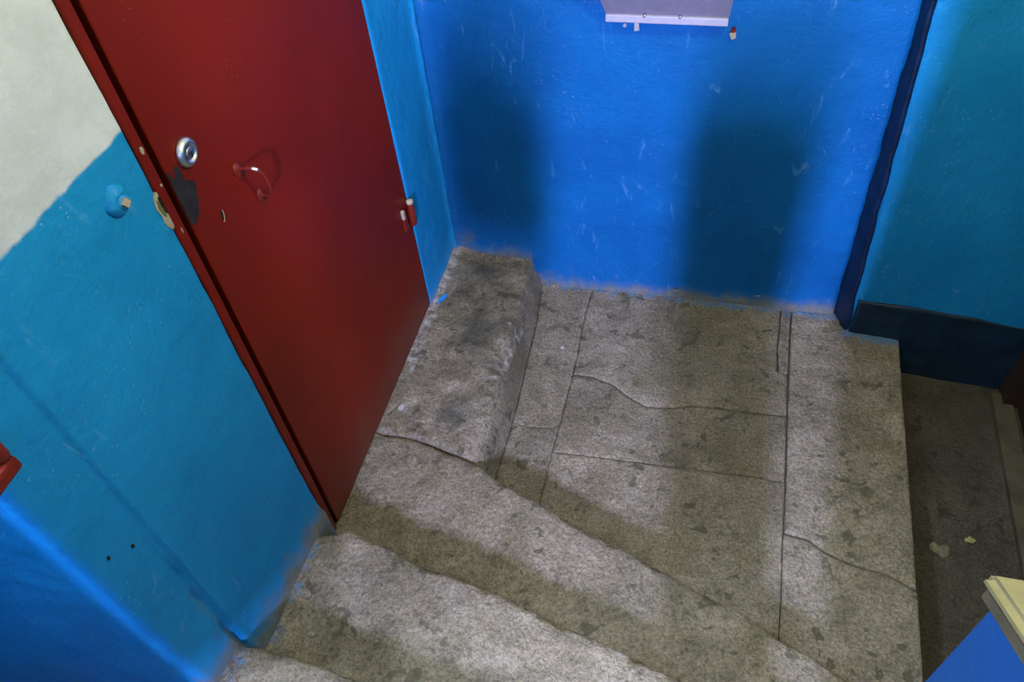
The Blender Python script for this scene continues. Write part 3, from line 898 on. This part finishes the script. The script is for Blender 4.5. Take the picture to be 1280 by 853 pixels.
# ------------------------------------------------------------------ lower passage on the right
box_t = link('threshold_board', box_bm((0.957, 0.80, LOW - 0.004), (1.016, 1.835, LOW + 0.020), 0.004), 'wood', smooth=False)
tag(box_t, 'worn brown threshold board on the dark lower floor', 'board')
d2 = empty('door_2', (1.05, 1.35, LOW))
tag(d2, kind='structure')
box('door_leaf', (1.03, 0.78, LOW + 0.01), (1.07, 1.80, 2.0), 'darkwood', d2)
box('door_frame', (0.985, 1.79, LOW + 0.01), (1.08, 1.856, 2.0), 'darkwood', d2)
box('door_frame', (1.0, 0.75, LOW + 0.01), (1.08, 0.79, 2.0), 'darkwood', d2)

def scrap(name, c, size, mat, label, seed):
    rnd = random.Random(seed)
    bm = bmesh.new()
    ring = []
    cv = bm.verts.new((c[0], c[1], c[2] + 0.006))
    n = 13
    for i in range(n):
        a = 2 * math.pi * i / n
        q = size * (0.6 + 0.55 * rnd.random())
        ring.append(bm.verts.new((c[0] + q * math.cos(a), c[1] + 0.75 * q * math.sin(a), c[2] + 0.001 + 0.008 * rnd.random())))
    for i in range(n):
        bm.faces.new((cv, ring[i], ring[(i + 1) % n]))
    ex = bmesh.ops.extrude_face_region(bm, geom=bm.faces[:])
    for v in [g for g in ex['geom'] if isinstance(g, bmesh.types.BMVert)]:
        v.co.z -= 0.0015
    o = link(name, bm, mat, smooth=False)
    tag(o, label, 'litter')
scrap('lint_clump', (0.752, 1.243, LOW + 0.002), 0.028, 'scrap2', 'dull greyish lint clump on the dark lower floor', 5)
scrap('paper_scrap', (0.838, 1.290, LOW + 0.002), 0.016, 'scrap', 'yellowish crumpled paper scrap on the dark lower floor', 9)

# ------------------------------------------------------------------ parapet with handrail
par = empty('stair_parapet', (0.46, 0.5, 0.1))
tag(par, 'blue stair parapet topped by a cream wooden handrail', 'parapet')
SL = 0.73
def prism_x(prof, x0, x1, bev=0.0):
    bm = poly_prism_bm([(x0, y, z) for y, z in prof], (x1 - x0, 0, 0))
    if bev:
        bmesh.ops.bevel(bm, geom=bm.edges[:], offset=bev, segments=3, affect='EDGES')
    return bm
yE = -1.30
zt = 0.968
link('parapet_wall', prism_x([(0.530, 0.006), (0.530, zt), (yE, zt + SL * (0.530 - yE)), (yE, 0.3)], 0.42, 0.50), 'bluelow', par, smooth=False)
link('blocker_pillar', box_bm((0.342, -0.37, 0.69), (0.52, -0.23, 2.25), 0.008), 'bluelow', par, smooth=False)  # added pillar, blocks the key light towards the right wall
link('rail_moulding', prism_x([(0.545, zt - 0.008), (0.545, zt + 0.020), (yE, zt + 0.020 + SL * (0.545 - yE)), (yE, zt - 0.008 + SL * (0.545 - yE))], 0.407, 0.52, 0.003), 'rail_under', par, smooth=False)
link('handrail', prism_x([(0.555, zt + 0.012), (0.555, zt + 0.042), (yE, zt + 0.042 + SL * (0.555 - yE)), (yE, zt + 0.012 + SL * (0.555 - yE))], 0.400, 0.545, 0.009), 'rail', par, smooth=False)

# ------------------------------------------------------------------ added key light, hanging lamp and added niche fill
tl = empty('added_key', (KEY_POS[0], -1.95, KEY_POS[2]))  # unseen fixture added in place of the daylight source behind the viewer
tag(tl, 'added cool light on the upper landing standing in for window daylight', 'lamp')
tx, ty, tz = KEY_POS
aim = Vector((-0.15, 1.75, 0.55)) - Vector(KEY_POS)
rot = aim.to_track_quat('-Z', 'Z').to_matrix().to_4x4()
lm = Matrix.Translation(KEY_POS) @ rot
bm = box_bm((-0.055, -0.19, 0.008), (0.055, 0.19, 0.06), 0.006)
bmesh.ops.transform(bm, matrix=lm, verts=bm.verts)
link('key_housing', bm, 'enamel', tl, smooth=False)
for sx in (-1, 1):
    bm = box_bm((sx * 0.047 - 0.003, -0.18, -0.05), (sx * 0.047 + 0.003, 0.18, 0.01))
    bmesh.ops.transform(bm, matrix=lm, verts=bm.verts)
    link('key_louvre', bm, 'enamel', tl, smooth=False)
link('key_arm', tube_bm([(KEY_POS[0], -1.951, KEY_POS[2]), lm @ Vector((0, 0, 0.05))], 0.012), 'enamel', tl)
ld = bpy.data.lights.new('key_light', 'AREA')
ld.shape = 'RECTANGLE'
ld.size, ld.size_y = 0.075, 0.34
ld.energy = KEY_POWER
ld.color = KEY_COL
ld.spread = math.radians(110)
lo = bpy.data.objects.new('key_light', ld)
COL.objects.link(lo)
lo.matrix_world = lm
lo.parent = tl
lo.matrix_parent_inverse = tl.matrix_world.inverted()

gl = empty('hanging_lamp', (BULB_POS[0], BULB_POS[1], CEIL))
tag(gl, 'warm white globe lamp hanging on a cord above the landing', 'lamp')
bx, by, bz = BULB_POS
gr = 0.08
link('globe', lathe_bm([(0.0001, -gr)] + [(gr * math.sin(math.pi * k / 14), -gr * math.cos(math.pi * k / 14)) for k in range(1, 14)] + [(0.0001, gr)], (bx, by, bz), (0, 0, 1), 28), 'bulb', gl)
link('lamp_base', lathe_bm([(0.03, 0.0), (0.03, 0.06), (0.012, 0.08)], (bx, by, bz + gr - 0.005), (0, 0, 1), 24), 'enamel', gl)
link('lamp_cord', tube_bm([(bx, by, bz + gr + 0.06), (bx, by, bz + 0.5), (bx, by, CEIL)], 0.004, 8), 'black', gl)

nl = empty('niche_fill', (-1.35, 0.0, CEIL))  # unseen fill added to brighten the blue face beside the niche
tag(nl, 'added cool white fill globe, out of view above the side niche', 'lamp')
link('globe', lathe_bm([(0.0001, -0.07)] + [(0.07 * math.sin(math.pi * k / 10), -0.07 * math.cos(math.pi * k / 10)) for k in range(1, 10)] + [(0.0001, 0.07)], (-1.35, 0.0, CEIL - 0.12), (0, 0, 1), 20), emit_mat('niche_fill_glow', (0.7, 0.82, 1.0), NICHE_FILL_POWER), nl)
link('lamp_base', lathe_bm([(0.03, 0.0), (0.045, 0.06)], (-1.35, 0.0, CEIL - 0.061), (0, 0, 1), 20), 'enamel', nl)

# added post and hanging cylinders, out of view, that cast the wall shadows
def add_blocker_post(x, z0, ztop, label):
    e = empty('blocker_post', (x, -0.30, z0))
    tag(e, label, 'post')
    box('post_shaft', (x - 0.073, -0.37, z0 + 0.002), (x + 0.073, -0.23, ztop), 'post', e, 0.01)
    link('post_cap', lathe_bm([(0.08, ztop - 0.01), (0.085, ztop + 0.01), (0.07, ztop + 0.04), (0.05, ztop + 0.08), (0.0001, ztop + 0.10)], (x, -0.30, 0), (0, 0, 1), 20), 'post', e)
add_blocker_post(0.195, 0.68, 1.44, 'added dark square post out of view, blocking light near the parapet')
def hang_blocker(x, z0, z1, r, label):
    hs = empty('hanging_blocker', (x, -0.30, CEIL))
    tag(hs, label, 'lamp')
    link('blocker_body', lathe_bm([(r * 0.95, z0), (r, z0 + 0.02), (r * 0.95, z1 - 0.08), (r * 0.45, z1 - 0.02), (0.008, z1), (0.0001, z1)], (x, -0.30, 0), (0, 0, 1), 24), 'post', hs)
    link('cord', tube_bm([(x, -0.30, z1 - 0.005), (x, -0.30, 0.5 * (z1 + CEIL)), (x, -0.30, CEIL)], 0.003, 8), 'black', hs)
hang_blocker(-0.115, 1.20, 1.56, 0.070, 'added short dark cylinder hung out of view to block light')
hang_blocker(-0.427, 0.93, 1.85, 0.092, 'added long dark cylinder hung out of view to block light')
